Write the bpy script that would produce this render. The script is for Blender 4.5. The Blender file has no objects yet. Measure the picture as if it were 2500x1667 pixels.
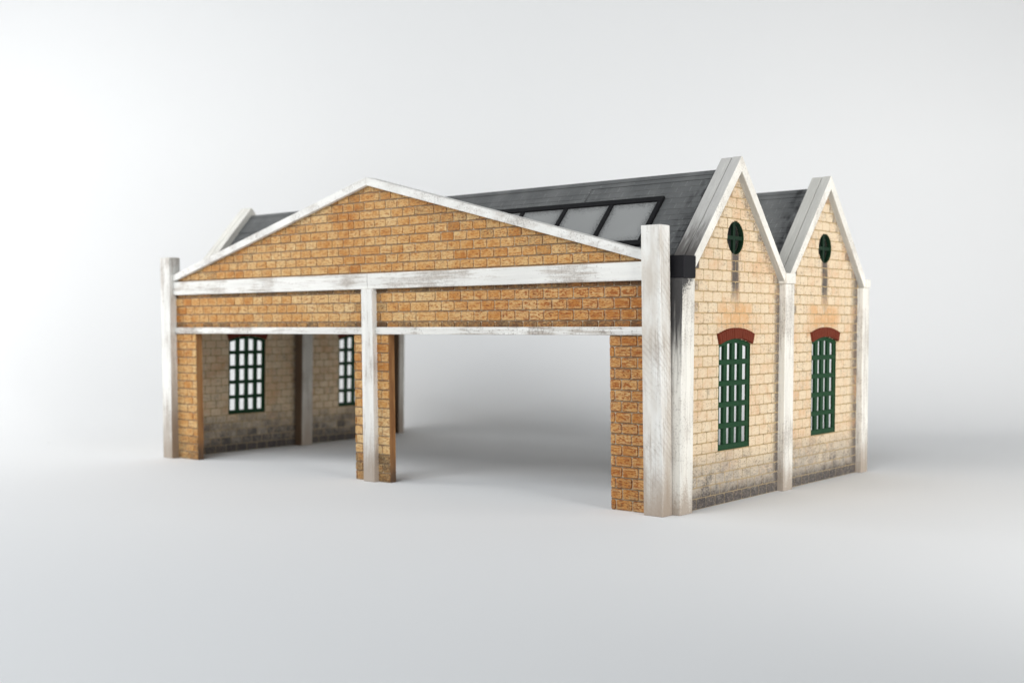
import bpy, bmesh, math, random
from mathutils import Vector, Matrix

random.seed(7)
S = 0.01                      # all sizes below are written in centimetres
SC = bpy.context.scene
COL = SC.collection

# ------------------------------------------------------------------ camera
CAM = Vector((21.6144, -34.4147, 6.5624))
YAW, PITCH, ROLL, FPX = -0.69360, -0.02650, -0.00270, 2866.96
fw = Vector((math.sin(YAW) * math.cos(PITCH), math.cos(YAW) * math.cos(PITCH), math.sin(PITCH)))
rt = Vector((math.cos(YAW), -math.sin(YAW), 0.0))
up = rt.cross(fw)
r2 = rt * math.cos(ROLL) + up * math.sin(ROLL)
u2 = -rt * math.sin(ROLL) + up * math.cos(ROLL)
cam = bpy.data.cameras.new('camera')
camo = bpy.data.objects.new('camera', cam)
COL.objects.link(camo)
m = Matrix((r2, u2, -fw)).transposed().to_4x4()
m.translation = CAM * S
camo.matrix_world = m
cam.sensor_width = 36.0
cam.lens = FPX / 2500 * 36.0
cam.shift_x = -0.00016
cam.shift_y = 0.01496
cam.clip_start, cam.clip_end = 0.01, 50.0
cam.dof.use_dof = True
cam.dof.focus_distance = 0.425
cam.dof.aperture_fstop = 15.0
SC.camera = camo

# ------------------------------------------------------------------ light
world = bpy.data.worlds.new('World')
SC.world = world
world.use_nodes = True
bg = world.node_tree.nodes['Background']
bg.inputs[0].default_value = (0.86, 0.93, 1.0, 1)
bg.inputs[1].default_value = 0.03


def area(name, loc, target, size, power, color=(1, 1, 1), spread=180):
    l = bpy.data.lights.new(name, 'AREA')
    l.shape = 'RECTANGLE'
    l.size, l.size_y = size[0] * S, size[1] * S
    l.energy = power * 1.05
    l.spread = math.radians(spread)
    l.color = color
    o = bpy.data.objects.new(name, l)
    COL.objects.link(o)
    o.location = Vector(loc) * S
    d = Vector(target) - Vector(loc)
    o.rotation_euler = d.to_track_quat('-Z', 'Y').to_euler()
    return o


LAMP = (1.0, 0.985, 0.965)
COOL = (0.93, 0.965, 1.0)
area('softbox_lamp', (-60, -25, 20), (-25, 3, 6), (24, 30), 1.25, LAMP)              # left of the model
area('softbox_lamp', (42, -8, 14), (-20, 50, 6), (20, 26), 0.90, LAMP, 110)          # right, close to the gables
area('softbox_lamp', (80, 50, 25), (-5, 45, 0), (30, 30), 0.88, LAMP, 110)           # far right, on the backdrop
area('softbox_lamp', (-40, -60, 50), (-15, 5, 0), (50, 50), 1.5, COOL)               # high, either side of the camera
area('softbox_lamp', (0, -60, 60), (-11, 7, 0), (60, 60), 2.3, COOL, 140)

SC.view_settings.view_transform = 'Standard'
SC.view_settings.look = 'None'
SC.view_settings.exposure = 0.0
SC.view_settings.gamma = 1.0
SC.view_settings.use_curve_mapping = False


# ------------------------------------------------------------------ node helper
class NT:
    def __init__(s, name):
        s.m = bpy.data.materials.new(name)
        s.m.use_nodes = True
        s.t = s.m.node_tree
        s.t.nodes.clear()
        s.out = s.t.nodes.new('ShaderNodeOutputMaterial')
        s.b = s.t.nodes.new('ShaderNodeBsdfPrincipled')
        s.t.links.new(s.b.outputs[0], s.out.inputs[0])
        tc = s.t.nodes.new('ShaderNodeTexCoord')
        s.P = s.vm('SCALE', tc.outputs['Object'], None, 100.0)
        sp = s.t.nodes.new('ShaderNodeSeparateXYZ')
        s.t.links.new(s.P, sp.inputs[0])
        s.x, s.y, s.z = sp.outputs

    def _set(s, sock, v):
        if isinstance(v, bpy.types.NodeSocket):
            s.t.links.new(v, sock)
        elif v is not None:
            if sock.type == 'RGBA' and len(v) == 3:
                v = (*v, 1)
            sock.default_value = v

    def vm(s, op, a, b=None, scale=None):
        n = s.t.nodes.new('ShaderNodeVectorMath')
        n.operation = op
        s._set(n.inputs[0], a)
        if b is not None:
            s._set(n.inputs[1], b)
        if scale is not None:
            n.inputs['Scale'].default_value = scale
        return n.outputs[0]

    def math(s, op, a, b=None, c=None):
        n = s.t.nodes.new('ShaderNodeMath')
        n.operation = op
        for i, v in enumerate((a, b, c)):
            if v is not None:
                s._set(n.inputs[i], v)
        return n.outputs[0]

    def add(s, a, b): return s.math('ADD', a, b)
    def mul(s, a, b): return s.math('MULTIPLY', a, b)
    def sub(s, a, b): return s.math('SUBTRACT', a, b)
    def mn(s, a, b): return s.math('MINIMUM', a, b)
    def mx(s, a, b): return s.math('MAXIMUM', a, b)

    def step(s, v, lo, hi, a=0.0, b=1.0):
        n = s.t.nodes.new('ShaderNodeMapRange')
        n.interpolation_type = 'SMOOTHSTEP'
        s._set(n.inputs[0], v)
        if lo > hi:
            lo, hi, a, b = hi, lo, b, a
        for i, q in zip((1, 2, 3, 4), (lo, hi, a, b)):
            n.inputs[i].default_value = q
        return n.outputs[0]

    def noise(s, scale, detail=3.0, stretch=(1, 1, 1), off=(0, 0, 0), rough=0.55, dist=0.0, vec=None):
        v = s.vm('MULTIPLY', vec if vec is not None else s.P, stretch)
        v = s.vm('ADD', v, off)
        n = s.t.nodes.new('ShaderNodeTexNoise')
        s._set(n.inputs['Vector'], v)
        n.inputs['Scale'].default_value = scale
        n.inputs['Detail'].default_value = detail
        n.inputs['Roughness'].default_value = rough
        n.inputs['Distortion'].default_value = dist
        return n.outputs[0]

    def mix(s, f, a, b, mode='MIX'):
        n = s.t.nodes.new('ShaderNodeMix')
        n.data_type = 'RGBA'
        n.blend_type = mode
        s._set(n.inputs[0], f)
        s._set(n.inputs[6], a)
        s._set(n.inputs[7], b)
        return n.outputs[2]

    def ramp(s, f, stops):
        n = s.t.nodes.new('ShaderNodeValToRGB')
        s._set(n.inputs[0], f)
        e = n.color_ramp.elements
        while len(e) < len(stops):
            e.new(0.5)
        for i, (p, c) in enumerate(stops):
            e[i].position = p
            e[i].color = (*c, 1)
        return n.outputs[0]

    def attr(s, name):
        n = s.t.nodes.new('ShaderNodeAttribute')
        n.attribute_name = name
        sp = s.t.nodes.new('ShaderNodeSeparateColor')
        s.t.links.new(n.outputs['Color'], sp.inputs[0])
        return sp.outputs

    def uv(s, name):
        n = s.t.nodes.new('ShaderNodeUVMap')
        n.uv_map = name
        sp = s.t.nodes.new('ShaderNodeSeparateXYZ')
        s.t.links.new(n.outputs[0], sp.inputs[0])
        return n.outputs[0], sp.outputs[0], sp.outputs[1]

    def done(s, color, rough=0.7, height=None, dist=0.01, strength=1.0, spec=0.35):
        s._set(s.b.inputs['Base Color'], color)
        s._set(s.b.inputs['Roughness'], rough)
        s.b.inputs['Specular IOR Level'].default_value = spec
        if height is not None:
            n = s.t.nodes.new('ShaderNodeBump')
            n.inputs['Strength'].default_value = strength
            n.inputs['Distance'].default_value = dist * S
            s._set(n.inputs['Height'], height)
            s.t.links.new(n.outputs[0], s.b.inputs['Normal'])
        return s.m


# ------------------------------------------------------------------ materials
def mat_brick(name, palette, cream, dirt_col, mortar, mortar_dark, edge_amt, wash, spread=0.75, streaks=(), bias=0.27):
    n = NT(name)
    r, g, b = n.attr('tint')[:3]
    _, e0, e1 = n.uv('edge_a')
    _, e2, e3 = n.uv('edge_b')
    d = n.mn(n.mn(e0, e1), n.mn(e2, e3))
    big = n.noise(0.33, 3.0, off=(3, 1, 7))
    mid = n.noise(2.6, 4.0, off=(5, 5, 1), rough=0.65)
    fine = n.noise(11.0, 3.0, stretch=(1.0, 1.0, 1.6), rough=0.7)
    hatch = n.noise(7.0, 2.0, stretch=(0.6, 0.6, 2.2), off=(2, 9, 4), dist=1.2)
    f = n.add(n.add(n.mul(r, 0.46), n.mul(n.sub(big, 0.5), 0.9)), n.add(n.mul(n.sub(mid, 0.5), spread), bias))
    col = n.ramp(f, palette)
    # brown wash that settled unevenly on each brick, paler dry-brushed rims
    w = n.mul(n.step(n.add(n.mul(hatch, 0.65), n.mul(fine, 0.45)), 0.52, 0.64), wash[0])
    if not streaks:                       # the right-hand end was washed heavier than the rest
        w = n.mn(1.0, n.add(w, n.mul(n.mul(n.step(n.x, -13.0, -3.0), n.step(n.z, 8.4, 8.0)), n.step(n.add(n.mul(mid, 0.5), n.mul(hatch, 0.5)), 0.42, 0.6, 0.12, 0.7))))
    pale = n.mul(n.step(n.add(n.mul(hatch, 0.65), n.mul(mid, 0.45)), 0.50, 0.38), n.mul(n.step(r, 0.25, 0.7), 0.7))
    col = n.mix(pale, col, cream)
    col = n.mix(w, col, wash[1])
    rim = n.mul(n.mul(n.step(d, 0.02, 0.045), n.step(d, 0.09, 0.055)), n.step(n.add(n.mul(fine, 0.5), n.mul(mid, 0.5)), 0.42, 0.6))
    col = n.mix(n.mul(rim, edge_amt), col, cream)
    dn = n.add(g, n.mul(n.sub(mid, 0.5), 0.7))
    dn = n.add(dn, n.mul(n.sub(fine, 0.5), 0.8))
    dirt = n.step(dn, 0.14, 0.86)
    if streaks:                           # mottled grey splash low on the wall, black in the lowest course
        zz = n.add(n.z, n.add(n.mul(n.sub(big, 0.5), 1.6), n.mul(n.sub(mid, 0.5), 1.3)))
        grey = n.mul(n.step(zz, 2.3, 0.7), n.step(n.add(n.mul(mid, 0.6), n.mul(hatch, 0.5)), 0.38, 0.62, 0.35, 0.85))
        col = n.mix(grey, col, (0.35, 0.325, 0.29))
        yy = n.sub(n.y, n.mul(n.z, 0.0185))
        for ye, wd in ((7.945, 0.58), (15.41, 0.90)):
            e = n.add(n.sub(ye, yy), n.add(n.mul(n.sub(mid, 0.5), 0.30), n.mul(n.sub(big, 0.5), 0.25)))
            e = n.mul(n.mul(n.step(e, wd, 0.16), n.step(yy, ye - 1.2, ye - 0.6)), n.step(n.sub(yy, ye), 0.05, 0.0))
            dirt = n.mx(dirt, n.mul(e, n.step(fine, 0.25, 0.55, 0.55, 0.95)))
        for ya, yc in ((4.37, 4.42), (12.05, 12.06)):
            ab = n.math('ABSOLUTE', n.sub(yy, ya))
            sl = n.sub(n.sub(12.3, n.mul(ab, 1.14)), n.z)
            sl = n.add(sl, n.add(n.mul(n.sub(mid, 0.5), 0.9), n.mul(n.sub(big, 0.5), 0.8)))
            e = n.mul(n.mul(n.step(sl, 0.85, 0.15), n.step(ab, 3.9, 3.6)), n.step(n.z, 7.9, 8.4))
            dirt = n.mx(dirt, n.mul(e, n.step(n.add(n.mul(fine, 0.6), n.mul(hatch, 0.4)), 0.36, 0.60, 0.10, 0.72)))
            ab = n.math('ABSOLUTE', n.sub(yy, yc))
            rz = n.mul(n.step(ab, 1.7, 0.9), n.mul(n.step(n.z, 6.3, 6.6), n.step(n.z, 7.7, 7.1)))
            col = n.mix(n.mul(rz, n.step(n.add(n.mul(mid, 0.6), n.mul(r, 0.4)), 0.62, 0.35, 0.0, 0.75)), col, (0.66, 0.37, 0.16))
        low = n.step(n.add(n.z, n.add(n.mul(n.sub(hatch, 0.5), 0.5), n.mul(n.sub(mid, 0.5), 0.9))), 0.80, 0.28)
        dirt = n.mx(dirt, n.mul(low, n.step(fine, 0.3, 0.55, 0.6, 1.0)))
    for yc in streaks:                    # soot run down from under each round window
        off = n.math('ABSOLUTE', n.add(n.sub(n.y, yc), n.mul(n.sub(mid, 0.5), 0.22)))
        run = n.mul(n.step(off, 0.38, 0.15), n.mul(n.step(n.add(n.z, n.mul(n.sub(mid, 0.5), 1.2)), 6.9, 8.2), n.step(n.z, 9.45, 9.35)))
        dirt = n.mx(dirt, n.mul(run, n.step(fine, 0.25, 0.5, 0.8, 1.0)))
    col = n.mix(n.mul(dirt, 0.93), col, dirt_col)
    mcol = n.mix(n.step(n.add(mid, n.mul(g, 0.5)), 0.42, 0.8), mortar, mortar_dark)
    if streaks:                           # rusty wash and fine dark scuffs
        rust = n.mul(n.mul(n.step(n.noise(0.8, 3.0, off=(11, 3, 2)), 0.52, 0.72), n.step(n.z, 1.7, 2.4)), n.step(mid, 0.3, 0.7, 0.1, 0.75))
        col = n.mix(rust, col, (0.60, 0.33, 0.155))
        scuff = n.mul(n.step(n.add(n.mul(fine, 0.6), n.mul(hatch, 0.5)), 0.60, 0.70), n.mx(n.step(n.noise(0.5, 2.0, off=(1, 8, 3)), 0.42, 0.62, 0.25, 0.8), n.step(n.z, 2.3, 1.6)))
        col = n.mix(n.mul(scuff, 0.75), col, (0.20, 0.165, 0.13))
    else:
        scuff = n.step(n.add(n.mul(fine, 0.6), n.mul(hatch, 0.5)), 0.63, 0.71)
        col = n.mix(n.mul(scuff, 0.6), col, (0.13, 0.06, 0.025))
    if streaks:                           # the splash also dulls the joints; black smudges sit over both
        mcol = n.mix(n.mul(grey, 0.6), mcol, (0.36, 0.31, 0.235))
        mcol = n.mix(n.mul(low, 0.35), mcol, (0.13, 0.11, 0.09))
        smudge = n.mul(n.step(n.add(n.noise(0.75, 3.0, off=(2, 14, 6)), n.mul(n.sub(mid, 0.5), 0.35)), 0.52, 0.68), n.step(zz, 1.9, 0.4))
        col = n.mix(n.mul(smudge, n.step(n.add(n.mul(fine, 0.6), n.mul(hatch, 0.4)), 0.38, 0.58, 0.12, 0.85)), col, dirt_col)
        mcol = n.mix(n.mul(smudge, 0.2), mcol, dirt_col)
    col = n.mix(b, mcol, col)
    h = n.add(n.mul(fine, 0.6), n.mul(hatch, 0.5))
    return n.done(col, 0.72, h, 0.04, 0.9, 0.2)


M = {}
M['brick'] = mat_brick('orange_brick',
                       [(0.0, (0.33, 0.115, 0.025)), (0.28, (0.47, 0.20, 0.046)), (0.5, (0.57, 0.305, 0.10)), (0.75, (0.64, 0.415, 0.18)), (1.0, (0.69, 0.51, 0.27))],
                       (0.68, 0.50, 0.27), (0.075, 0.046, 0.027), (0.54, 0.44, 0.31), (0.24, 0.165, 0.10), 0.5, (0.66, (0.33, 0.105, 0.024)), 1.05, (), 0.37)
M['cream_brick'] = mat_brick('cream_brick',
                             [(0.0, (0.60, 0.34, 0.175)), (0.22, (0.70, 0.50, 0.32)), (0.5, (0.74, 0.60, 0.425)), (0.75, (0.75, 0.625, 0.45)), (1.0, (0.73, 0.635, 0.50))],
                             (0.74, 0.60, 0.40), (0.062, 0.056, 0.058), (0.50, 0.37, 0.20), (0.30, 0.22, 0.12), 0.4, (0.28, (0.54, 0.32, 0.16)), 0.9, (4.53, 12.18))

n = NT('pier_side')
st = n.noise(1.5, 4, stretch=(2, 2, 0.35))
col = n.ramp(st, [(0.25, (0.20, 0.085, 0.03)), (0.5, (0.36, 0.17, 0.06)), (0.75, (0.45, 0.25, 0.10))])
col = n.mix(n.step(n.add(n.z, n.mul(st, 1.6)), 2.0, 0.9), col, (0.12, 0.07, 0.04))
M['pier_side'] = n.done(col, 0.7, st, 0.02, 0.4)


def mat_white(name, base, streak, stain_shade=None, amount=0.5, foot=2.9, hatch=0.0, mott=0.5, warm=0.0):
    """weathered white paint; streak = noise stretch along the piece"""
    n = NT(name)
    s1 = n.noise(1.0, 4.0, stretch=streak, off=(1, 2, 3), rough=0.6)
    s2 = n.noise(2.6, 3.0, stretch=streak, off=(8, 2, 5), rough=0.7)
    blot = n.noise(0.55, 3.0, off=(4, 7, 2))
    fine = n.noise(14.0, 2.0)
    col = n.mix(n.step(s1, 0.35, 0.7), base, tuple(c * 0.86 for c in base))
    k = n.step(n.add(n.mul(blot, 0.65), n.mul(s2, 0.6)), 0.58, 0.80)
    col = n.mix(n.mul(k, amount), col, (0.33, 0.27, 0.22))
    thin = n.step(n.add(n.mul(s2, 0.7), n.mul(fine, 0.35)), 0.56, 0.66)
    col = n.mix(n.mul(thin, amount * 0.4), col, (0.40, 0.345, 0.29))
    sp = n.mul(n.step(n.add(n.mul(fine, 0.7), n.mul(blot, 0.5)), 0.66, 0.74), mott)
    col = n.mix(sp, col, (0.12, 0.10, 0.085))
    if warm:
        col = n.mix(n.mul(n.step(n.noise(0.8, 3.0, stretch=(1.5, 1.5, 0.5), off=(6, 1, 9)), 0.36, 0.66), warm), col, (0.52, 0.46, 0.385))
    if hatch:
        wv = n.t.nodes.new('ShaderNodeTexWave')
        wv.wave_type = 'BANDS'
        wv.bands_direction = 'DIAGONAL'
        n._set(wv.inputs['Vector'], n.P)
        wv.inputs['Scale'].default_value = 2.6
        wv.inputs['Distortion'].default_value = 3.0
        col = n.mix(n.mul(n.step(wv.outputs[0], 0.5, 0.9), n.mul(n.step(blot, 0.35, 0.65), hatch)), col, (0.33, 0.27, 0.225))
    if foot:
        fz = n.add(n.z, n.add(n.mul(n.sub(s1, 0.5), 1.4 * foot), n.mul(n.sub(fine, 0.5), 1.6)))
        col = n.mix(n.mul(n.step(fz, foot, 0.1), 0.85), col, (0.34, 0.27, 0.21))
    if stain_shade:
        col = stain_shade(n, col, s1, s2, fine)
    hh = n.add(s2, n.mul(fine, 0.5))
    return n.done(col, 0.55, hh, 0.012, 0.5, 0.35)


WHITE = (0.81, 0.80, 0.76)
CREAM = (0.84, 0.82, 0.755)
M['white_up'] = mat_white('white_upright', WHITE, (3.5, 3.5, 0.22), hatch=0.3, amount=0.62, mott=0.2, warm=0.75)


def left_post_wash_shade(n, col, s1, s2, fine):
    k = n.mul(n.step(n.x, -28.76, -28.70), n.step(n.add(n.z, n.mul(n.sub(s2, 0.5), 1.0)), 9.5, 8.7))  # inward side: brown wash together with its shade, painted as one colour
    return n.mix(n.mul(k, 0.8), col, (0.22, 0.155, 0.10))


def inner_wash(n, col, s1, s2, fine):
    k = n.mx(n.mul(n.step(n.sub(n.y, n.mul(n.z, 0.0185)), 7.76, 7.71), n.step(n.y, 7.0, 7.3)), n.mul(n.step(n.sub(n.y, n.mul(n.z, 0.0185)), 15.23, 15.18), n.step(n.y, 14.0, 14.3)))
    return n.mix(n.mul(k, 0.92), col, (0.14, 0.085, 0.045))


M['white_up_left'] = mat_white('white_upright_wash_shade', WHITE, (3.5, 3.5, 0.22), stain_shade=left_post_wash_shade, amount=0.6, mott=0.25)
M['white_mid'] = mat_white('white_upright_plain', WHITE, (3.5, 3.5, 0.22), amount=0.65, mott=0.2)
M['inner_up'] = mat_white('inner_upright', (0.66, 0.63, 0.57), (3.0, 3.0, 0.2), stain_shade=inner_wash, amount=0.6, mott=0.25)
M['white_x'] = mat_white('white_beam', WHITE, (0.22, 3.0, 3.5), foot=False, amount=0.62, mott=0.22)
M['white_lintel'] = mat_white('white_lintel', WHITE, (0.25, 3.0, 4.0), foot=False, amount=0.75, mott=0.4)
M['white_slope'] = mat_white('white_sloping_coping', WHITE, (0.5, 3.0, 1.2), foot=False, amount=0.35, mott=0.3)
M['cream_up'] = mat_white('cream_upright', CREAM, (3.0, 3.0, 0.2), amount=0.45, mott=0.25, foot=1.5)


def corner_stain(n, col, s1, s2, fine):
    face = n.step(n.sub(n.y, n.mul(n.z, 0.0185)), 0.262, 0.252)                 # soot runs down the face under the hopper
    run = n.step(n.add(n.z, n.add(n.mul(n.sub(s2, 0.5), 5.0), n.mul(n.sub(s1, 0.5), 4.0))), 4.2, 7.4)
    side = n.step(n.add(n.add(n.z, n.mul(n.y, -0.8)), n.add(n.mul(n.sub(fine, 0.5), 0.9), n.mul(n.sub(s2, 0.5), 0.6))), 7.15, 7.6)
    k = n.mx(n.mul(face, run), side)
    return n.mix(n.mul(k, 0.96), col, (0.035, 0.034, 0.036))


M['cream_corner'] = mat_white('cream_corner_upright', CREAM, (3.0, 3.0, 0.2), stain_shade=corner_stain, amount=0.35, mott=0.25, foot=1.5)


def coping_stain_shade(n, col, s1, s2, fine):
    g = n.noise(3.0, 3.0, stretch=(4.0, 0.35, 0.35), off=(2, 2, 2), rough=0.7)
    zz = n.add(n.z, n.mul(n.sub(g, 0.5), 2.6))
    k = n.mul(n.mul(n.step(zz, 10.9, 9.1), n.step(n.x, 0.285, 0.25)), n.step(n.y, 4.2, 3.4))
    col = n.mix(n.mul(n.step(g, 0.1, 0.6, 0.5, 1.0), n.mul(n.step(n.x, 0.285, 0.25), 0.85)), col, (0.43, 0.425, 0.41))  # all but the outer face greyed: shade painted into the colour
    return n.mix(n.mul(k, 0.93), col, (0.075, 0.067, 0.062))


M['coping_stained_shaded'] = mat_white('coping_stained_shaded', CREAM, (3.0, 0.5, 0.5), stain_shade=coping_stain_shade, foot=False, amount=0.25, mott=0.3)


def coping_shade(n, col, s1, s2, fine):
    g = n.noise(3.0, 3.0, stretch=(4.0, 0.35, 0.35), off=(2, 2, 2), rough=0.7)
    return n.mix(n.mul(n.step(g, 0.1, 0.6, 0.5, 1.0), n.mul(n.step(n.x, 0.285, 0.25), 0.85)), col, (0.43, 0.425, 0.395))  # painted shade: slopes turned from the lamps are greyed, outer face stays pale


M['coping'] = mat_white('coping_cream', CREAM, (3.0, 0.5, 0.5), stain_shade=coping_shade, foot=False, amount=0.3, mott=0.3)
M['coping_white'] = mat_white('coping_white', CREAM, (3.0, 0.5, 0.5), foot=False, amount=0.2, mott=0.15)

n = NT('slate_roof')
_, ux, us = n.uv('edge_a')
uvv = n.t.nodes.new('ShaderNodeCombineXYZ')
n._set(uvv.inputs[0], ux)
n._set(uvv.inputs[1], us)
bt = n.t.nodes.new('ShaderNodeTexBrick')
n._set(bt.inputs['Vector'], uvv.outputs[0])
bt.inputs['Scale'].default_value = 1.0
bt.inputs['Brick Width'].default_value = 0.62
bt.inputs['Row Height'].default_value = 0.30
bt.inputs['Mortar Size'].default_value = 0.012
bt.inputs['Mortar Smooth'].default_value = 0.3
bt.inputs['Bias'].default_value = 0.0
bt.inputs['Color1'].default_value = (0.35, 0.35, 0.35, 1)
bt.inputs['Color2'].default_value = (0.65, 0.65, 0.65, 1)
bt.inputs['Mortar'].default_value = (0.5, 0.5, 0.5, 1)
r, g, b = n.attr('tint')[:3]
grime = n.noise(0.8, 4, stretch=(1, 0.5, 0.5), off=(3, 3, 3))
fine = n.noise(16, 3, rough=0.7)
col = n.mix(bt.outputs['Color'], (0.092, 0.096, 0.096), (0.118, 0.122, 0.122))
col = n.mix(n.step(grime, 0.35, 0.7), col, (0.145, 0.149, 0.147))
line = n.mul(bt.outputs['Fac'], b)
col = n.mix(n.mul(line, n.step(grime, 0.3, 0.6, 0.25, 0.8)), col, (0.27, 0.275, 0.27))
chip = n.mul(n.step(n.noise(5.0, 2, stretch=(0.7, 2.5, 2.5), off=(7, 1, 1)), 0.70, 0.74), n.step(n.noise(1.1, 1, off=(9, 4, 4)), 0.55, 0.65))
col = n.mix(n.mul(chip, 0.7), col, (0.38, 0.39, 0.38))
soot = n.mul(n.step(n.add(n.x, n.mul(n.sub(n.noise(1.8, 4, off=(1, 6, 1)), 0.5), 2.2)), -1.75, -0.8), n.step(n.noise(3.2, 3, stretch=(1.4, 0.4, 0.4)), 0.38, 0.62))
col = n.mix(n.mul(soot, 0.75), col, (0.022, 0.021, 0.022))
hh = n.add(n.mul(n.mul(bt.outputs['Fac'], b), -0.8), n.mul(fine, 0.12))
M['slate'] = n.done(col, n.step(fine, 0.3, 0.7, 0.5, 0.68), hh, 0.02, 0.8, 0.4)

n = NT('black_frame')
fine = n.noise(6, 3)
M['black'] = n.done(n.mix(fine, (0.004, 0.004, 0.005), (0.011, 0.011, 0.012)), 0.5, fine, 0.01, 0.3, 0.2)
n = NT('black_plastic')
fine = n.noise(9, 3, stretch=(1, 1, 3))
M['hopper'] = n.done(n.mix(fine, (0.006, 0.006, 0.008), (0.012, 0.012, 0.015)), 0.55, fine, 0.01, 0.3, 0.22)

n = NT('frosted_glazing')
_, e0, e1 = n.uv('edge_a')
_, e2, e3 = n.uv('edge_b')
d = n.mn(n.mn(e0, e1), n.mn(e2, e3))
sp = n.noise(22, 2, rough=0.8)
k = n.step(n.add(d, n.mul(n.sub(sp, 0.5), 1.5)), 0.28, -0.10)
col = n.mix(k, (0.30, 0.305, 0.30), (0.09, 0.09, 0.09))
col = n.mix(n.mul(n.step(n.noise(0.6, 3), 0.35, 0.7), 0.25), col, (0.36, 0.365, 0.36))
M['glazing'] = n.done(col, 0.38, sp, 0.006, 0.4, 0.5)

n = NT('green_paint')
fine = n.noise(5, 4, stretch=(1, 1, 0.6), rough=0.65)
col = n.mix(fine, (0.004, 0.030, 0.010), (0.011, 0.064, 0.023))
M['green'] = n.done(col, 0.5, fine, 0.02, 0.4, 0.2)
n = NT('shaded_green_paint')
fine = n.noise(5, 4, rough=0.65)
M['shaded_green'] = n.done(n.mix(fine, (0.003, 0.014, 0.007), (0.008, 0.034, 0.015)), 0.55, fine, 0.02, 0.4, 0.2)  # darker copy of the green; the dim interior is painted into it
n = NT('red_brick')
fine = n.noise(6, 4, rough=0.65)
col = n.mix(fine, (0.095, 0.017, 0.008), (0.19, 0.040, 0.020))
M['red'] = n.done(col, 0.75, fine, 0.02, 0.5, 0.15)

n = NT('white_paper')
cl = n.noise(0.035, 2)
vo = n.t.nodes.new('ShaderNodeTexVoronoi')
n._set(vo.inputs['Vector'], n.vm('ADD', n.P, (3.3, 1.7, 0.0)))
vo.inputs['Scale'].default_value = 0.16
rnd = n.t.nodes.new('ShaderNodeSeparateColor')
n._set(rnd.inputs[0], vo.outputs['Color'])
k = n.mul(n.mul(n.step(vo.outputs['Distance'], 0.017, 0.009), n.step(rnd.outputs[0], 0.45, 0.5)), 0.7)
col = n.mix(cl, (0.80, 0.81, 0.815), (0.83, 0.835, 0.835))
col = n.mix(k, col, (0.25, 0.24, 0.23))
pg = n.noise(6, 3)
M['paper'] = n.done(col, 0.8, pg, 0.006, 0.3, 0.2)


# ------------------------------------------------------------------ geometry helpers
SHX, SHY = -0.0122, 0.0185             # the real model leans a little


def F(p): return Vector((p[0] + SHX * p[2], p[1], p[2]))           # facade
def G(p): return Vector((p[0], p[1] + SHY * p[2], p[2]))           # sides and roofs
def mirror(p): return (-29.22 - p[0], p[1], p[2])
def FM(p): return F(p)
def GL(p): return G(mirror(p))


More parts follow.
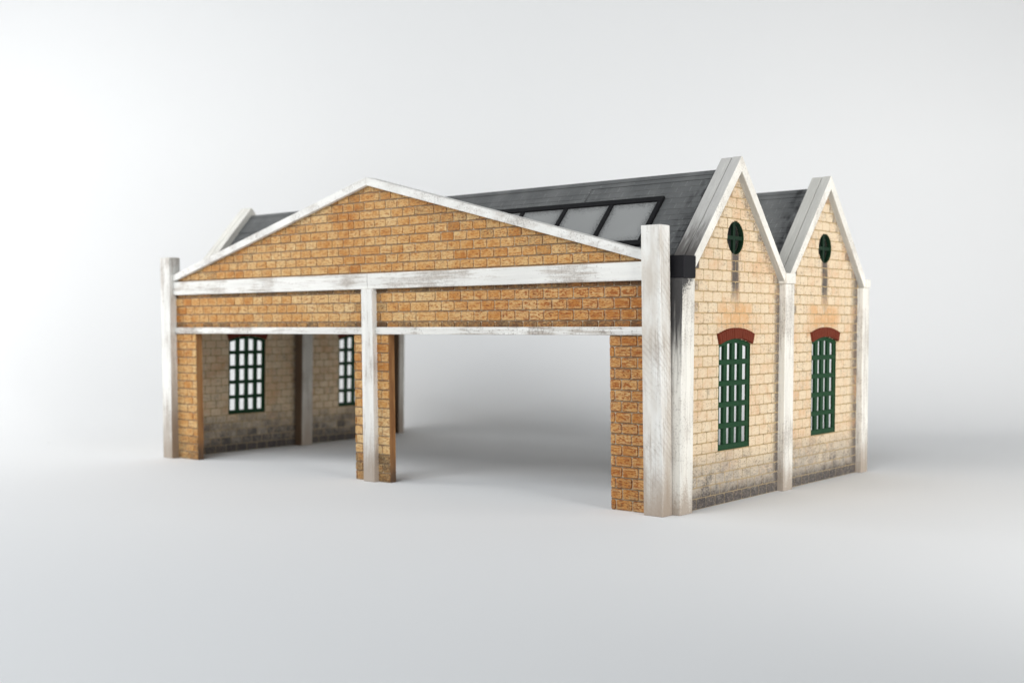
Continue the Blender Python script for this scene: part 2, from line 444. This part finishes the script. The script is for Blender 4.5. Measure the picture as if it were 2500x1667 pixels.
class Mesh:
    def __init__(s):
        s.bm = bmesh.new()
        s.t = s.bm.loops.layers.float_color.new('tint')
        s.a = s.bm.loops.layers.uv.new('edge_a')
        s.b = s.bm.loops.layers.uv.new('edge_b')

    def face(s, pts, tint=(0.5, 0.0, 0.0), uv=None, mat=0):
        vs = [s.bm.verts.new(Vector(p) * S) for p in pts]
        return s.fv(vs, tint, uv, mat)

    def fv(s, vs, tint=(0.5, 0.0, 0.0), uv=None, mat=0):
        try:
            f = s.bm.faces.new(vs)
        except ValueError:
            return None
        f.material_index = mat
        for i, l in enumerate(f.loops):
            l[s.t] = (*tint, 1)
            if uv:
                l[s.a].uv = uv[i][:2]
                l[s.b].uv = uv[i][2:]
        return f

    def box(s, lo, hi, fn, bevel=0.02, tint=(0.5, 0, 0), mat=0, seg=1):
        b = bmesh.new()
        r = bmesh.ops.create_cube(b, size=1.0)
        lo, hi = Vector(lo), Vector(hi)
        for v in b.verts:
            v.co = Vector([(lo[i] + hi[i]) / 2 + v.co[i] * (hi[i] - lo[i]) for i in range(3)])
        if bevel:
            bmesh.ops.bevel(b, geom=b.edges[:], offset=bevel, segments=seg, affect='EDGES', profile=0.5)
        s.merge(b, fn, tint, mat)

    def prism(s, poly, w0, w1, place, fn, bevel=0.02, tint=(0.5, 0, 0), mat=0, seg=1):
        """poly: list of (u, v); extruded from w0 to w1; place(u, v, w) -> xyz"""
        b = bmesh.new()
        A = [b.verts.new(place(u, v, w0)) for u, v in poly]
        B = [b.verts.new(place(u, v, w1)) for u, v in poly]
        k = len(poly)
        b.faces.new(A[::-1])
        b.faces.new(B)
        for i in range(k):
            b.faces.new((A[i], A[(i + 1) % k], B[(i + 1) % k], B[i]))
        bmesh.ops.recalc_face_normals(b, faces=b.faces[:])
        if bevel:
            bmesh.ops.bevel(b, geom=b.edges[:], offset=bevel, segments=seg, affect='EDGES', profile=0.5)
        s.merge(b, fn, tint, mat)

    def merge(s, b, fn, tint, mat):
        mp = {v: s.bm.verts.new(fn(v.co) * S) for v in b.verts}
        for f in b.faces:
            s.fv([mp[v] for v in f.verts], tint, None, mat)
        b.free()

    def slab(s, outline, holes, w0, w1, place, fn, mats=(0, 1, 1, 1), tint=(0.5, 0, 0)):
        """flat wall with holes: front at w0, back at w1, edges between"""
        for w, mi in ((w0, mats[0]), (w1, mats[1])):
            b = bmesh.new()
            ed = []
            for loop in [outline] + holes:
                vs = [b.verts.new(place(u, v, w)) for u, v in loop]
                ed += [b.edges.new((vs[i], vs[(i + 1) % len(vs)])) for i in range(len(vs))]
            bmesh.ops.triangle_fill(b, edges=ed, use_beauty=True)
            s.merge(b, fn, tint, mi)
        for li, loop in enumerate([outline] + holes):
            k = len(loop)
            for i in range(k):
                p, q = loop[i], loop[(i + 1) % k]
                s.face([fn(place(p[0], p[1], w0)), fn(place(q[0], q[1], w0)), fn(place(q[0], q[1], w1)), fn(place(p[0], p[1], w1))], tint, None, mats[3] if li else mats[2])

    def brick(s, poly, w_base, h, place, fn, tint, round_=True):
        if area2(poly) < 0.006:
            return
        us = [p[0] for p in poly]
        vs_ = [p[1] for p in poly]
        x0, x1, y0, y1 = min(us), max(us), min(vs_), max(vs_)
        if round_ and len(poly) == 4 and abs(area2(poly) - (x1 - x0) * (y1 - y0)) < 1e-6 and x1 - x0 > 0.16:
            c = 0.035
            poly = [(x0 + c, y0), (x1 - c, y0), (x1, y0 + c), (x1, y1 - c), (x1 - c, y1), (x0 + c, y1), (x0, y1 - c), (x0, y0 + c)]
        cx, cy = sum(p[0] for p in poly) / len(poly), sum(p[1] for p in poly) / len(poly)
        ins = 0.014
        top = [(u + (ins if u < cx else -ins) * (abs(u - cx) > ins), v + (ins if v < cy else -ins) * (abs(v - cy) > ins)) for u, v in poly]
        A = [s.bm.verts.new(fn(place(u, v, w_base)) * S) for u, v in poly]
        B = [s.bm.verts.new(fn(place(u, v, w_base + h)) * S) for u, v in top]
        uv = [(u - x0, x1 - u, v - y0, y1 - v) for u, v in top]
        ub = [(u - x0, x1 - u, v - y0, y1 - v) for u, v in poly]
        k = len(poly)
        s.fv(B, tint, uv)
        for i in range(k):
            j = (i + 1) % k
            s.fv([A[i], A[j], B[j], B[i]], tint, [ub[i], ub[j], uv[j], uv[i]])

    def build(s, name, mats, parent, fix=True):
        if fix:
            bmesh.ops.recalc_face_normals(s.bm, faces=s.bm.faces[:])
        me = bpy.data.meshes.new(name)
        s.bm.to_mesh(me)
        s.bm.free()
        for mm in (mats if isinstance(mats, (list, tuple)) else [mats]):
            me.materials.append(mm)
        o = bpy.data.objects.new(name, me)
        COL.objects.link(o)
        o.parent = parent
        return o


def area2(p):
    return abs(sum(p[i][0] * p[(i + 1) % len(p)][1] - p[(i + 1) % len(p)][0] * p[i][1] for i in range(len(p)))) / 2


def clip(poly, a, b, c):
    """keep a*u + b*v <= c"""
    out = []
    for i in range(len(poly)):
        p, q = poly[i], poly[(i + 1) % len(poly)]
        dp, dq = a * p[0] + b * p[1] - c, a * q[0] + b * q[1] - c
        if dp <= 0:
            out.append(p)
        if dp * dq < 0:
            t = dp / (dp - dq)
            out.append((p[0] + (q[0] - p[0]) * t, p[1] + (q[1] - p[1]) * t))
    return out


# ------------------------------------------------------------------ setting: paper sweep
def sweep():
    me = Mesh()
    prof = [(-60.0, 0.0), (-20, 0), (20, 0), (45, 0), (58, 0), (66, 0)]
    R, d0 = 20.0, 68.0
    for i in range(0, 25):
        a = math.pi / 2 * i / 24
        prof.append((d0 + R * math.sin(a), R - R * math.cos(a)))
    prof += [(d0 + R, 60.0), (d0 + R, 110.0)]
    fwd = Vector((fw.x, fw.y, 0)).normalized()
    base = Vector((CAM.x, CAM.y, 0))
    rows = []
    for dd, z in prof:
        rows.append([me.bm.verts.new((base + fwd * dd + rt * w + Vector((0, 0, z))) * S) for w in (-150, -75, 0, 75, 150)])
    for i in range(len(rows) - 1):
        for j in range(4):
            f = me.fv([rows[i][j], rows[i][j + 1], rows[i + 1][j + 1], rows[i + 1][j]])
            f.smooth = True
    o = me.build('backdrop', M['paper'], None, fix=False)
    o['kind'] = 'structure'
    return o


sweep()

# ------------------------------------------------------------------ the shed
shed = bpy.data.objects.new('model_shed', None)
COL.objects.link(shed)
shed.empty_display_size = 0.05
shed['label'] = 'miniature brick train shed with twin gables, white trim and slate roof on white paper'
shed['category'] = 'model building'

L, PW = 29.467, 0.780
XC = -14.67


def pl_front(u, v, w): return Vector((u, w, v))       # u = x, v = z, w = y


def joints(kind, x0, x1):
    """brick joints of the facade rows, mirrored about the middle"""
    if kind:
        right = [-14.07, -13.38, -12.70, -12.0] + [-10.91 + 0.692 * i for i in range(18)]
    else:
        right = [-14.36, -13.70, -13.02, -12.31] + [-11.27 + 0.698 * i for i in range(18)]
    left = [2 * XC - x for x in right]
    js = sorted(j for j in left + right if x0 + 0.06 < j < x1 - 0.06)
    return [x0] + js + [x1]


def facade():
    me = Mesh()
    lx, cl, cr, bx = -27.112, -15.726, -13.658, -2.400
    top = 6.36
    e = 8.95
    outline = [(-L + 0.3, 0), (lx, 0), (lx, top), (cl, top), (cl, 0), (cr, 0), (cr, top), (bx, top), (bx, 0), (-0.3, 0),
               (-0.3, e), (XC, 12.60), (-L + 0.3, e)]
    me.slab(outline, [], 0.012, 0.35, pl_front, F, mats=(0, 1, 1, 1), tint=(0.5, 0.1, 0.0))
    GAP = 0.022

    def row(z0, z1, kind, x0, x1, slopes=False, dirt=0.0, dirty_ends=0.0):
        js = joints(kind, x0, x1)
        GV = 0.017
        bed = [(x0, z0 - 0.019), (x1, z0 - 0.019), (x1, z0 + 0.019), (x0, z0 + 0.019)]
        if slopes:
            k = (12.50 - 8.80) / 14.05
            bed = clip(bed, -k, 1, 8.9 + k * (L - PW))
            bed = clip(bed, k, 1, 8.9 - k * PW) if len(bed) > 2 else bed
        if len(bed) > 2 and z0 > 0.1:
            me.face([F(pl_front(u, v, 0.0085)) for u, v in bed], (0.5, 0.55, 0.0))  # bed joint strip, coloured dark for wash and the shadow under the bricks
        for i in range(len(js) - 1):
            a, b = js[i], js[i + 1]
            q = [(a + (GV if i else 0.0), z0 + GAP), (b - (GV if i < len(js) - 2 else 0.0), z0 + GAP),
                 (b - (GV if i < len(js) - 2 else 0.0), z1 - GAP), (a + (GV if i else 0.0), z1 - GAP)]
            dd = dirt + random.uniform(-0.06, 0.14)
            if slopes:
                k = (12.50 - 8.80) / 14.05
                q = clip(q, -k, 1, 8.86 + k * (L - PW))
                if len(q) > 2:
                    q = clip(q, k, 1, 8.86 - k * PW)
                if len(q) < 3:
                    continue
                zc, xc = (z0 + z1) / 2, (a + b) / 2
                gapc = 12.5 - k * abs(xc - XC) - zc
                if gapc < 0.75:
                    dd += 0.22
            if min(abs(a - x0), abs(b - x1)) < 0.05:
                dd += dirty_ends
            tone = random.betavariate(2.2, 2.2)
            # the right-hand end was washed redder than the left
            tone -= 0.22 * max(0.0, (a + 12) / 12.0) if z0 < 8.2 else 0.06 * max(0.0, (a + 6) / 6.0)
            me.brick(q, 0.012, -0.034 - random.uniform(-0.006, 0.008), pl_front, F, (max(0.02, tone), max(0, dd), 1.0))

    # piers
    for x0, x1 in ((-L + PW - 0.3, lx), (cl, -14.95), (-14.35, cr), (bx, -PW + 0.3)):
        for k in range(16):
            d = 0.50 if k == 0 else (0.42 if k == 1 else (0.30 if k == 2 else 0.08))
            if x0 > -5:
                d *= 0.55
            if -27 < x0 < -5 and k < 3:
                d = 0.50
            row(k * 0.388, (k + 1) * 0.388, k % 2 == 1, x0, x1, dirt=d)
    # panels above the openings
    for x0, x1 in ((-L + PW - 0.3, -14.95), (-14.35, -PW + 0.3)):
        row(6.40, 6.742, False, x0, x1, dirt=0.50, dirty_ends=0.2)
        row(6.742, 7.146, True, x0, x1, dirt=0.08, dirty_ends=0.3)
        row(7.146, 7.55, False, x0, x1, dirt=0.06, dirty_ends=0.3)
        row(7.55, 7.955, True, x0, x1, dirt=0.10, dirty_ends=0.3)
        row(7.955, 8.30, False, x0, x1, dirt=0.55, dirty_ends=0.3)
    # pediment
    z, k = 8.44, False
    while z < 12.5:
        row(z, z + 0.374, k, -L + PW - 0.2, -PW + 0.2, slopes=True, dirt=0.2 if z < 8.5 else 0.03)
        z += 0.374
        k = not k
    return me.build('brick_facade', [M['brick'], M['pier_side']], shed)


facade()


def part(name, mat, lo, hi, fn, bevel=0.025, seg=2, parent=None):
    me = Mesh()
    me.box(lo, hi, fn, bevel, seg=seg)
    return me.build(name, mat, parent or shed)


# white trim of the facade
part('corner_post', M['white_up'], (-PW, -0.39, 0), (0, 0.238, 10.0), F)
part('corner_post', M['white_up_left'], (-L, -0.39, 0), (-L + PW, 0.238, 10.0), F)
part('post', M['white_mid'], (-14.987, -0.274, 0), (-14.315, 0.043, 8.118), F)
part('beam', M['white_x'], (-L + PW + 0.003, -0.20, 8.12), (XC - 0.006, 0.043, 8.771), F)
part('beam', M['white_x'], (XC + 0.006, -0.20, 8.12), (-PW - 0.003, 0.043, 8.771), F)
part('lintel', M['white_lintel'], (-L + PW + 0.003, -0.114, 6.213), (-14.99, 0.36, 6.513), F)
part('lintel', M['white_lintel'], (-14.312, -0.114, 6.213), (-PW - 0.003, 0.36, 6.513), F)
for sgn in (-1, 1):
    me = Mesh()
    xe = (-L + PW + 0.003) if sgn < 0 else (-PW - 0.003)
    zi, zo = (8.80, 9.12) if sgn < 0 else (8.80, 9.14)
    me.prism([(xe, zi), (xe, zo), (XC + 0.004 * sgn, 12.818), (XC + 0.004 * sgn, 12.482)], -0.20, 0.42, pl_front, F, 0.02, seg=2)
    me.build('pediment_coping', M['white_slope'], shed)

# ------------------------------------------------------------------ gable walls
GX, SX, WB = 0.039, 0.298, -0.20
APEX = (4.34, 12.02)
BAYS = ((1.062, 7.945), (8.721, 15.41))
WIN_C = (4.42, 12.06)
HW, Z0W, ZSP, RARC = 1.19, 1.96, 5.86, 3.70
ZC_ARC = 6.06 - RARC
RC = [(4.38, 9.80), (12.03, 9.78)]
RR = 0.625


def pl_side(u, v, w): return Vector((w, u, v))        # u = y, v = z, w = x


def win_loop(c, hw=HW, z0=Z0W, grow=0.0):
    """opening outline with a segmental head"""
    pts = [(c - hw, z0), (c + hw, z0)]
    a = math.asin(hw / RARC)
    for i in range(0, 13):
        t = a - 2 * a * i / 12
        pts.append((c + (RARC + grow) * math.sin(t), ZC_ARC + (RARC + grow) * math.cos(t)))
    return pts


def circle(c, r, k=32):
    return [(c[0] + r * math.cos(2 * math.pi * i / k), c[1] + r * math.sin(2 * math.pi * i / k)) for i in range(k)]


def hole_span(z):
    """intervals of y cut out of the wall at height z"""
    out = []
    for c in WIN_C:
        if Z0W <= z <= ZSP:
            out.append((c - HW, c + HW))
        elif ZSP < z < ZC_ARC + RARC:
            w = math.sqrt(max(0, RARC ** 2 - (z - ZC_ARC) ** 2))
            out.append((c - w, c + w))
    for c in RC:
        if abs(z - c[1]) < RR:
            w = math.sqrt(RR ** 2 - (z - c[1]) ** 2)
            out.append((c[0] - w, c[0] + w))
    return out


def subtract(a, b, spans):
    segs = [(a, b)]
    for s0, s1 in spans:
        nx = []
        for p, q in segs:
            if s1 <= p or s0 >= q:
                nx.append((p, q))
            else:
                if s0 > p:
                    nx.append((p, s0))
                if s1 < q:
                    nx.append((s1, q))
        segs = nx
    return [s for s in segs if s[1] - s[0] > 0.03]


def gable_wall(fn, grimy_inside):
    me = Mesh()
    eave, apz = 8.12, 12.28
    outline = [(0.36, 0), (16.08, 0), (16.08, eave), (15.95, eave + 0.1), (APEX[1], apz), (8.33, 8.15), (APEX[0] + 0.02, apz), (0.75, eave + 0.12), (0.36, eave)]
    holes = [win_loop(c) for c in WIN_C] + [circle(c, RR) for c in RC]
    mo, mi = GX - 0.017, WB + 0.015
    me.slab(outline, holes, mo, mi, pl_side, fn, mats=(0, 0, 0, 1), tint=(0.5, 0.15, 0.0))
    GAP = 0.02
    CO, BL = 0.389, 0.662
    for wall_w, hgt, inside in ((mo, 0.017, False), (mi, -0.015, True)):
        for bi, (y0, y1) in enumerate(BAYS):
            ya = APEX[bi] + 0.03
            k = 0
            while k * CO < 12.3:
                z0, z1 = k * CO + GAP, (k + 1) * CO - GAP
                y = y0 - BL * (0.42 if k % 2 else 0.92) + random.uniform(-0.01, 0.01)
                while y < y1:
                    a, b = max(y0, y + GAP), min(y1, y + BL - GAP)
                    y += BL
                    if b - a < 0.08:
                        continue
                    zc, yc = (z0 + z1) / 2, (a + b) / 2
                    dirt = random.choice((0.0, 0.0, 0.06, 0.12, 0.22))
                    if k < 5:
                        dirt = random.uniform(0.05, 0.30) + (0.07 if abs(yc - WIN_C[bi]) < 1.4 else 0)
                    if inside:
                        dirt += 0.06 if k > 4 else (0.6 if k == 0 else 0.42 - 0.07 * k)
                    sl = 12.25 - 1.14 * abs(yc - ya) - zc
                    if sl < 0.62 and zc > 8.2:
                        dirt += random.uniform(0.25, 0.5)
                    if y1 - b < 0.3 and zc < 8.8:
                        dirt += random.uniform(0.02, 0.14)
                    if a - y0 < 0.3 and zc > 7.0:
                        dirt += random.uniform(0.15, 0.5)
                    tone = random.betavariate(3, 2.4)
                    if abs(yc - WIN_C[bi]) < 1.5 and 6.4 < zc < 7.3:
                        tone *= 0.55
                    if abs(abs(yc - WIN_C[bi]) - 1.5) < 0.3 and 1.9 < zc < 6:
                        tone *= 0.8
                    tint = (tone, max(0.0, dirt), 1.0)
                    spans0, spans1 = hole_span(z0), hole_span(z1)
                    h = hgt * random.uniform(0.85, 1.2)
                    rz = None
                    touches = any(s0 < b and s1 > a for zz in (z0, zc, z1) for s0, s1 in hole_span(zz))
                    if not touches:
                        q = [(a, z0), (b, z0), (b, z1), (a, z1)]
                        if zc > 8.0:
                            q = clip(q, -1.14, 1, 12.27 - 1.14 * ya)
                            if len(q) > 2:
                                q = clip(q, 1.14, 1, 12.27 + 1.14 * ya)
                            if len(q) < 3:
                                continue
                        me.brick(q, wall_w, h, pl_side, fn, tint)
                    elif Z0W < z0 and z1 < ZSP:
                        for p, q_ in subtract(a, b, hole_span(zc)):
                            me.brick([(p, z0), (q_, z0), (q_, z1), (p, z1)], wall_w, h, pl_side, fn, tint, round_=False)
                    else:
                        ns = 7
                        for i in range(ns):
                            za, zb = z0 + (z1 - z0) * i / ns, z0 + (z1 - z0) * (i + 1) / ns
                            for p, q_ in subtract(a, b, hole_span((za + zb) / 2)):
                                P = [(p, za), (q_, za), (q_, zb), (p, zb)]
                                A = [fn(pl_side(u, v, wall_w)) for u, v in P]
                                B = [fn(pl_side(u, v, wall_w + h)) for u, v in P]
                                uv = [(u - a, b - u, v - z0, z1 - v) for u, v in P]
                                me.face(B, tint, uv)
                                for e in ((0, 1), (1, 2), (2, 3), (3, 0)):
                                    me.face([A[e[0]], A[e[1]], B[e[1]], B[e[0]]], tint, [uv[e[0]], uv[e[1]], uv[e[1]], uv[e[0]]])
                k += 1
    return me.build('gable_wall', [M['cream_brick'], M['green']], shed)


def arched_window(c, fn):
    me = Mesh()
    XO, XI = GX - 0.055, GX - 0.145         # outer and inner face of the frame
    fr = 0.15
    a0, a1 = c - HW + 0.003, c + HW - 0.003
    bar = 0.235
    pane = (2 * HW - 2 * fr - 3 * bar) / 4
    zt = lambda y: ZC_ARC + math.sqrt(RARC ** 2 - (y - c) ** 2) - 0.006
    # stiles and mullions
    xs = [(a0, a0 + fr)] + [(a0 + fr + pane + i * (pane + bar), a0 + fr + pane + i * (pane + bar) + bar) for i in range(3)] + [(a1 - fr, a1)]
    for i, (p, q) in enumerate(xs):
        o = 0.0 if i in (0, 4) else 0.012
        me.prism([(p, Z0W + 0.003), (q, Z0W + 0.003), (q, zt(q)), (p, zt(p))], XO - o, XI - (0.0 if i in (0, 4) else 0.05), pl_side, fn, 0.012)
    # transoms, a little proud of the mullions
    zr = [(Z0W + 0.003, Z0W + 0.21)] + [(Z0W + 0.21 + 0.585 * (i + 1) + 0.195 * i, Z0W + 0.21 + 0.585 * (i + 1) + 0.195 * (i + 1)) for i in range(4)]
    for z0, z1 in zr:
        me.box((XI - 0.01, a0 + 0.02, z0), (XO + 0.022, a1 - 0.02, z1), fn, 0.015)
    # curved head
    th = math.asin((HW - 0.01) / RARC)
    ou = [(c + (RARC - 0.006) * math.sin(t), ZC_ARC + (RARC - 0.006) * math.cos(t)) for t in [-th + 2 * th * i / 12 for i in range(13)]]
    inn = [(c + (RARC - 0.16) * math.sin(t) * 1.03, ZC_ARC + (RARC - 0.16) * math.cos(t)) for t in [th - 2 * th * i / 12 for i in range(13)]]
    me.prism(ou + inn, XO + 0.01, XI - 0.012, pl_side, fn, 0.0)
    w = me.build('arched_window', M['green'], shed)
    # red brick arch over it, one ridge per brick
    me = Mesh()
    ks = 17
    a = math.asin(1.225 / RARC)
    for i in range(ks):
        t0, t1 = -a + 2 * a * i / ks, -a + 2 * a * (i + 1) / ks
        g = 0.0022
        q = [(c + r * math.sin(t), ZC_ARC + r * math.cos(t)) for r, t in ((RARC + 0.003, t0 + g), (RARC + 0.40, t0 + g), (RARC + 0.40, t1 - g), (RARC + 0.003, t1 - g))]
        me.prism(q, GX - 0.05, GX + 0.115 + random.uniform(-0.008, 0.008), pl_side, fn, 0.02)
    core = [(c + (RARC + 0.003) * math.sin(-a + 2 * a * i / 16), ZC_ARC + (RARC + 0.003) * math.cos(-a + 2 * a * i / 16)) for i in range(17)]
    core += [(c + (RARC + 0.39) * math.sin(a - 2 * a * i / 16), ZC_ARC + (RARC + 0.39) * math.cos(a - 2 * a * i / 16)) for i in range(17)]
    me.prism(core, GX - 0.04, GX + 0.085, pl_side, fn, 0.0)
    # the same header shows inside
    me.prism(core, WB - 0.05, WB + 0.04, pl_side, fn, 0.0)
    me.build('brick_arch', M['red'], w)


def round_window(c, fn):
    me = Mesh()
    XO, XI = GX - 0.07, GX - 0.21
    k = 32
    o, i_ = circle(c, RR - 0.003, k), circle(c, RR - 0.03, k)
    for j in range(k):
        q = [o[j], o[(j + 1) % k], i_[(j + 1) % k], i_[j]]
        P = lambda p, w: fn(pl_side(p[0], p[1], w))
        me.face([P(q[0], XO), P(q[1], XO), P(q[2], XO), P(q[3], XO)])
        me.face([P(q[3], XO), P(q[2], XO), P(q[2], XI), P(q[3], XI)])
        me.face([P(q[0], XI), P(q[1], XI), P(q[2], XI), P(q[3], XI)])
    me.box((XI + 0.03, c[0] - 0.075, c[1] - RR + 0.02), (XO + 0.012, c[0] + 0.075, c[1] + RR - 0.02), fn, 0.012)
    for s_ in (-1, 1):
        lo, hi = sorted((c[0] + s_ * 0.077, c[0] + s_ * (RR - 0.02)))
        me.box((XI + 0.03, lo, c[1] - 0.075), (XO + 0.004, hi, c[1] + 0.075), fn, 0.012)
    return me.build('round_window', M['shaded_green'], shed)


def gable_side(fn, right):
    gable_wall(fn, not right)
    for c in WIN_C:
        arched_window(c, fn)
    for c in RC:
        round_window(c, fn)
    up = M['cream_up']
    # pilasters outside and inside
    part('pilaster', M['cream_corner'] if right else up, (-0.19, 0.241, 0), (SX, 1.062, 8.19), fn)
    part('pilaster', up, (0.005, 7.945, 0), (SX, 8.721, 8.185), fn)
    part('pilaster', up, (0.005, 15.411, 0), (SX, 16.086, 8.185), fn)
    part('pilaster', M['inner_up'], (-0.73, 7.69, 0), (-0.19, 8.48, 8.0), fn)
    part('pilaster', M['inner_up'], (-0.73, 15.17, 0), (-0.19, 15.63, 8.0), fn)
    # valley blocks
    part('valley_block', M['coping_white'], (0.0, 7.86, 8.19), (SX + 0.10, 8.63, 8.60), fn)
    part('valley_block', M['coping_white'], (0.0, 15.58, 8.19), (SX + 0.10, 15.98, 8.56), fn)
    # copings, two boards side by side with a groove between
    for gi, ya in enumerate(APEX):
        yl = 1.062 if gi == 0 else 8.36
        yr = 7.98 if gi == 0 else 15.60
        for s_ in (-1, 1):
            me = Mesh()
            ye = yl if s_ < 0 else yr
            zo = 12.808 - 1.157 * abs(ye - ya)
            zi = 12.25 - 1.14 * abs(ye - ya)
            y_ = ya + 0.002 * s_
            poly = [(ye, max(zi, 8.15)), (ye, zo), (y_, 12.808), (y_, 12.25)]
            me.prism(poly, -0.584, -0.137, pl_side, fn, 0.022, seg=2)
            me.prism([(ye, max(zi, 8.15)), (ye, zo + 0.01), (y_, 12.818), (y_, 12.25)], -0.115, SX, pl_side, fn, 0.022, seg=2)
            mt = M['coping_white'] if not right else (M['coping_stained_shaded'] if gi == 0 and s_ < 0 else M['coping'])
            me.build('gable_coping', mt, shed)
    # hopper at the front corner
    part('hopper', M['hopper'], (-0.46, 0.25, 8.20), (SX + 0.03, 1.058, 8.975), fn, 0.012)


gable_side(G, True)
gable_side(GL, False)


# ------------------------------------------------------------------ roofs
KR = 1.155
NL = math.hypot(1, KR)


def roof_pt(ya, zr, side, s, off, x):
    """s = distance down the slope, off = height over it"""
    y = ya + side * (s / NL) + side * off * KR / NL
    z = zr - s * KR / NL + off / NL
    return G((x, y, z))


def roof(ya, zr, s_front, s_back):
    me = Mesh()
    x0, x1 = -28.635, -0.585
    for side, sl in ((-1, s_front), (1, s_back)):
        # smooth ridge capping strip, then slate courses each lifted at its lower edge
        prof = [(0.0, 0.0), (0.45, 0.0), (0.45, -0.035)]
        s = 0.45
        while s < sl - 0.05:
            s = min(s + 0.30, sl)
            prof += [(s, -0.012), (s, -0.035)]
        for i in range(len(prof) - 1):
            (sa, oa), (sb, ob) = prof[i], prof[i + 1]
            segs = 1
            t = (0.5, 0.0, 0.0 if sb <= 0.45 else 1.0)
            uv = [(x0, sa - 0.15, 0, 0), (x1, sa - 0.15, 0, 0), (x1, sb - 0.15, 0, 0), (x0, sb - 0.15, 0, 0)]
            me.face([roof_pt(ya, zr, side, sa, oa, x0), roof_pt(ya, zr, side, sa, oa, x1),
                     roof_pt(ya, zr, side, sb, ob, x1), roof_pt(ya, zr, side, sb, ob, x0)], t, uv)
        # underside and lower edge
        me.face([roof_pt(ya, zr, side, 0, -0.25, x0), roof_pt(ya, zr, side, 0, -0.25, x1),
                 roof_pt(ya, zr, side, sl, -0.25, x1), roof_pt(ya, zr, side, sl, -0.25, x0)])
        me.face([roof_pt(ya, zr, side, sl, -0.035, x0), roof_pt(ya, zr, side, sl, -0.035, x1),
                 roof_pt(ya, zr, side, sl, -0.25, x1), roof_pt(ya, zr, side, sl, -0.25, x0)])
    return me.build('roof', M['slate'], shed, fix=True)


Z1R, Z2R = 12.39, 12.34
front_roof = roof(APEX[0], Z1R, 5.0, 5.75)
rear_roof = roof(APEX[1], Z2R, 5.75, 5.75)


def slope_box(me, xa, xb, sa, sb, oa, ob, tint=(0.5, 0, 0), bevel=0.012):
    me.box((xa, sa, oa), (xb, sb, ob), lambda p: roof_pt(APEX[0], Z1R, -1, p[1], p[2], p[0]), bevel, tint)


# one raised sheet of slates left of the joint above the skylight
me = Mesh()
for xa, xb in ((-28.63, -6.34),):
    for j in range(3):
        q = [(xa, 0.452 + 0.28 * j, 0.0), (xb, 0.452 + 0.28 * j, 0.0), (xb, 0.452 + 0.28 * (j + 1), 0.012), (xa, 0.452 + 0.28 * (j + 1), 0.012)]
        uv = [(p[0], p[1] - 0.15, 0, 0) for p in q]
        me.face([roof_pt(APEX[0], Z1R, -1, p[1], p[2], p[0]) for p in q], (0.5, 0, 1.0), uv)
    me.face([roof_pt(APEX[0], Z1R, -1, s_, o_, xb) for s_, o_ in ((0.452, 0), (1.29, 0.012), (1.29, -0.03), (0.452, -0.03))])
    me.face([roof_pt(APEX[0], Z1R, -1, 1.292, o_, x_) for x_, o_ in ((xa, 0.012), (xb, 0.012), (xb, -0.03), (xa, -0.03))])
me.build('slate_sheet', M['slate'], front_roof)

# skylight: black frame and bars, nine frosted panes
me = Mesh()
SKR, PITCHX, NP = -2.49, 2.235, 9
bar = 0.20
sk_l = SKR - PITCHX * NP - bar
s_top, s_bot = 1.30, 3.84
slope_box(me, sk_l, SKR, s_top, s_top + 0.24, -0.03, 0.10)
slope_box(me, sk_l, SKR, s_bot - 0.24, s_bot, -0.03, 0.10)
for i in range(NP + 1):
    xb = SKR - PITCHX * i
    slope_box(me, xb - bar, xb, s_top + 0.242, s_bot - 0.242, -0.03, 0.095 if i in (0, NP) else 0.085)
sky = me.build('skylight', M['black'], shed)
for i in range(NP):
    me = Mesh()
    xa, xb = SKR - PITCHX * (i + 1) + 0.002, SKR - PITCHX * i - bar - 0.002
    sa, sb = s_top + 0.242, s_bot - 0.242
    q = [(xa, sa), (xb, sa), (xb, sb), (xa, sb)]
    uv = [(u - xa, xb - u, v - sa, sb - v) for u, v in q]
    A = [roof_pt(APEX[0], Z1R, -1, v, 0.022, u) for u, v in q]
    B = [roof_pt(APEX[0], Z1R, -1, v, -0.02, u) for u, v in q]
    me.face(A, (0.5, 0, 0), uv)
    for a, b in ((0, 1), (1, 2), (2, 3), (3, 0)):
        me.face([A[a], A[b], B[b], B[a]])
    me.build('pane', M['glazing'], sky, fix=False)

# gutters: front eaves, valley, rear eaves; the rear side is open under a plain beam
part('gutter', M['hopper'], (-28.98, 0.40, 8.22), (-0.24, 0.98, 8.62), G, 0.015)
part('gutter', M['hopper'], (-28.98, 7.96, 7.55), (-0.24, 8.46, 7.92), G, 0.015)
part('tie_beam', M['white_x'], (-28.98, 15.25, 7.45), (-0.24, 15.78, 8.02), G)
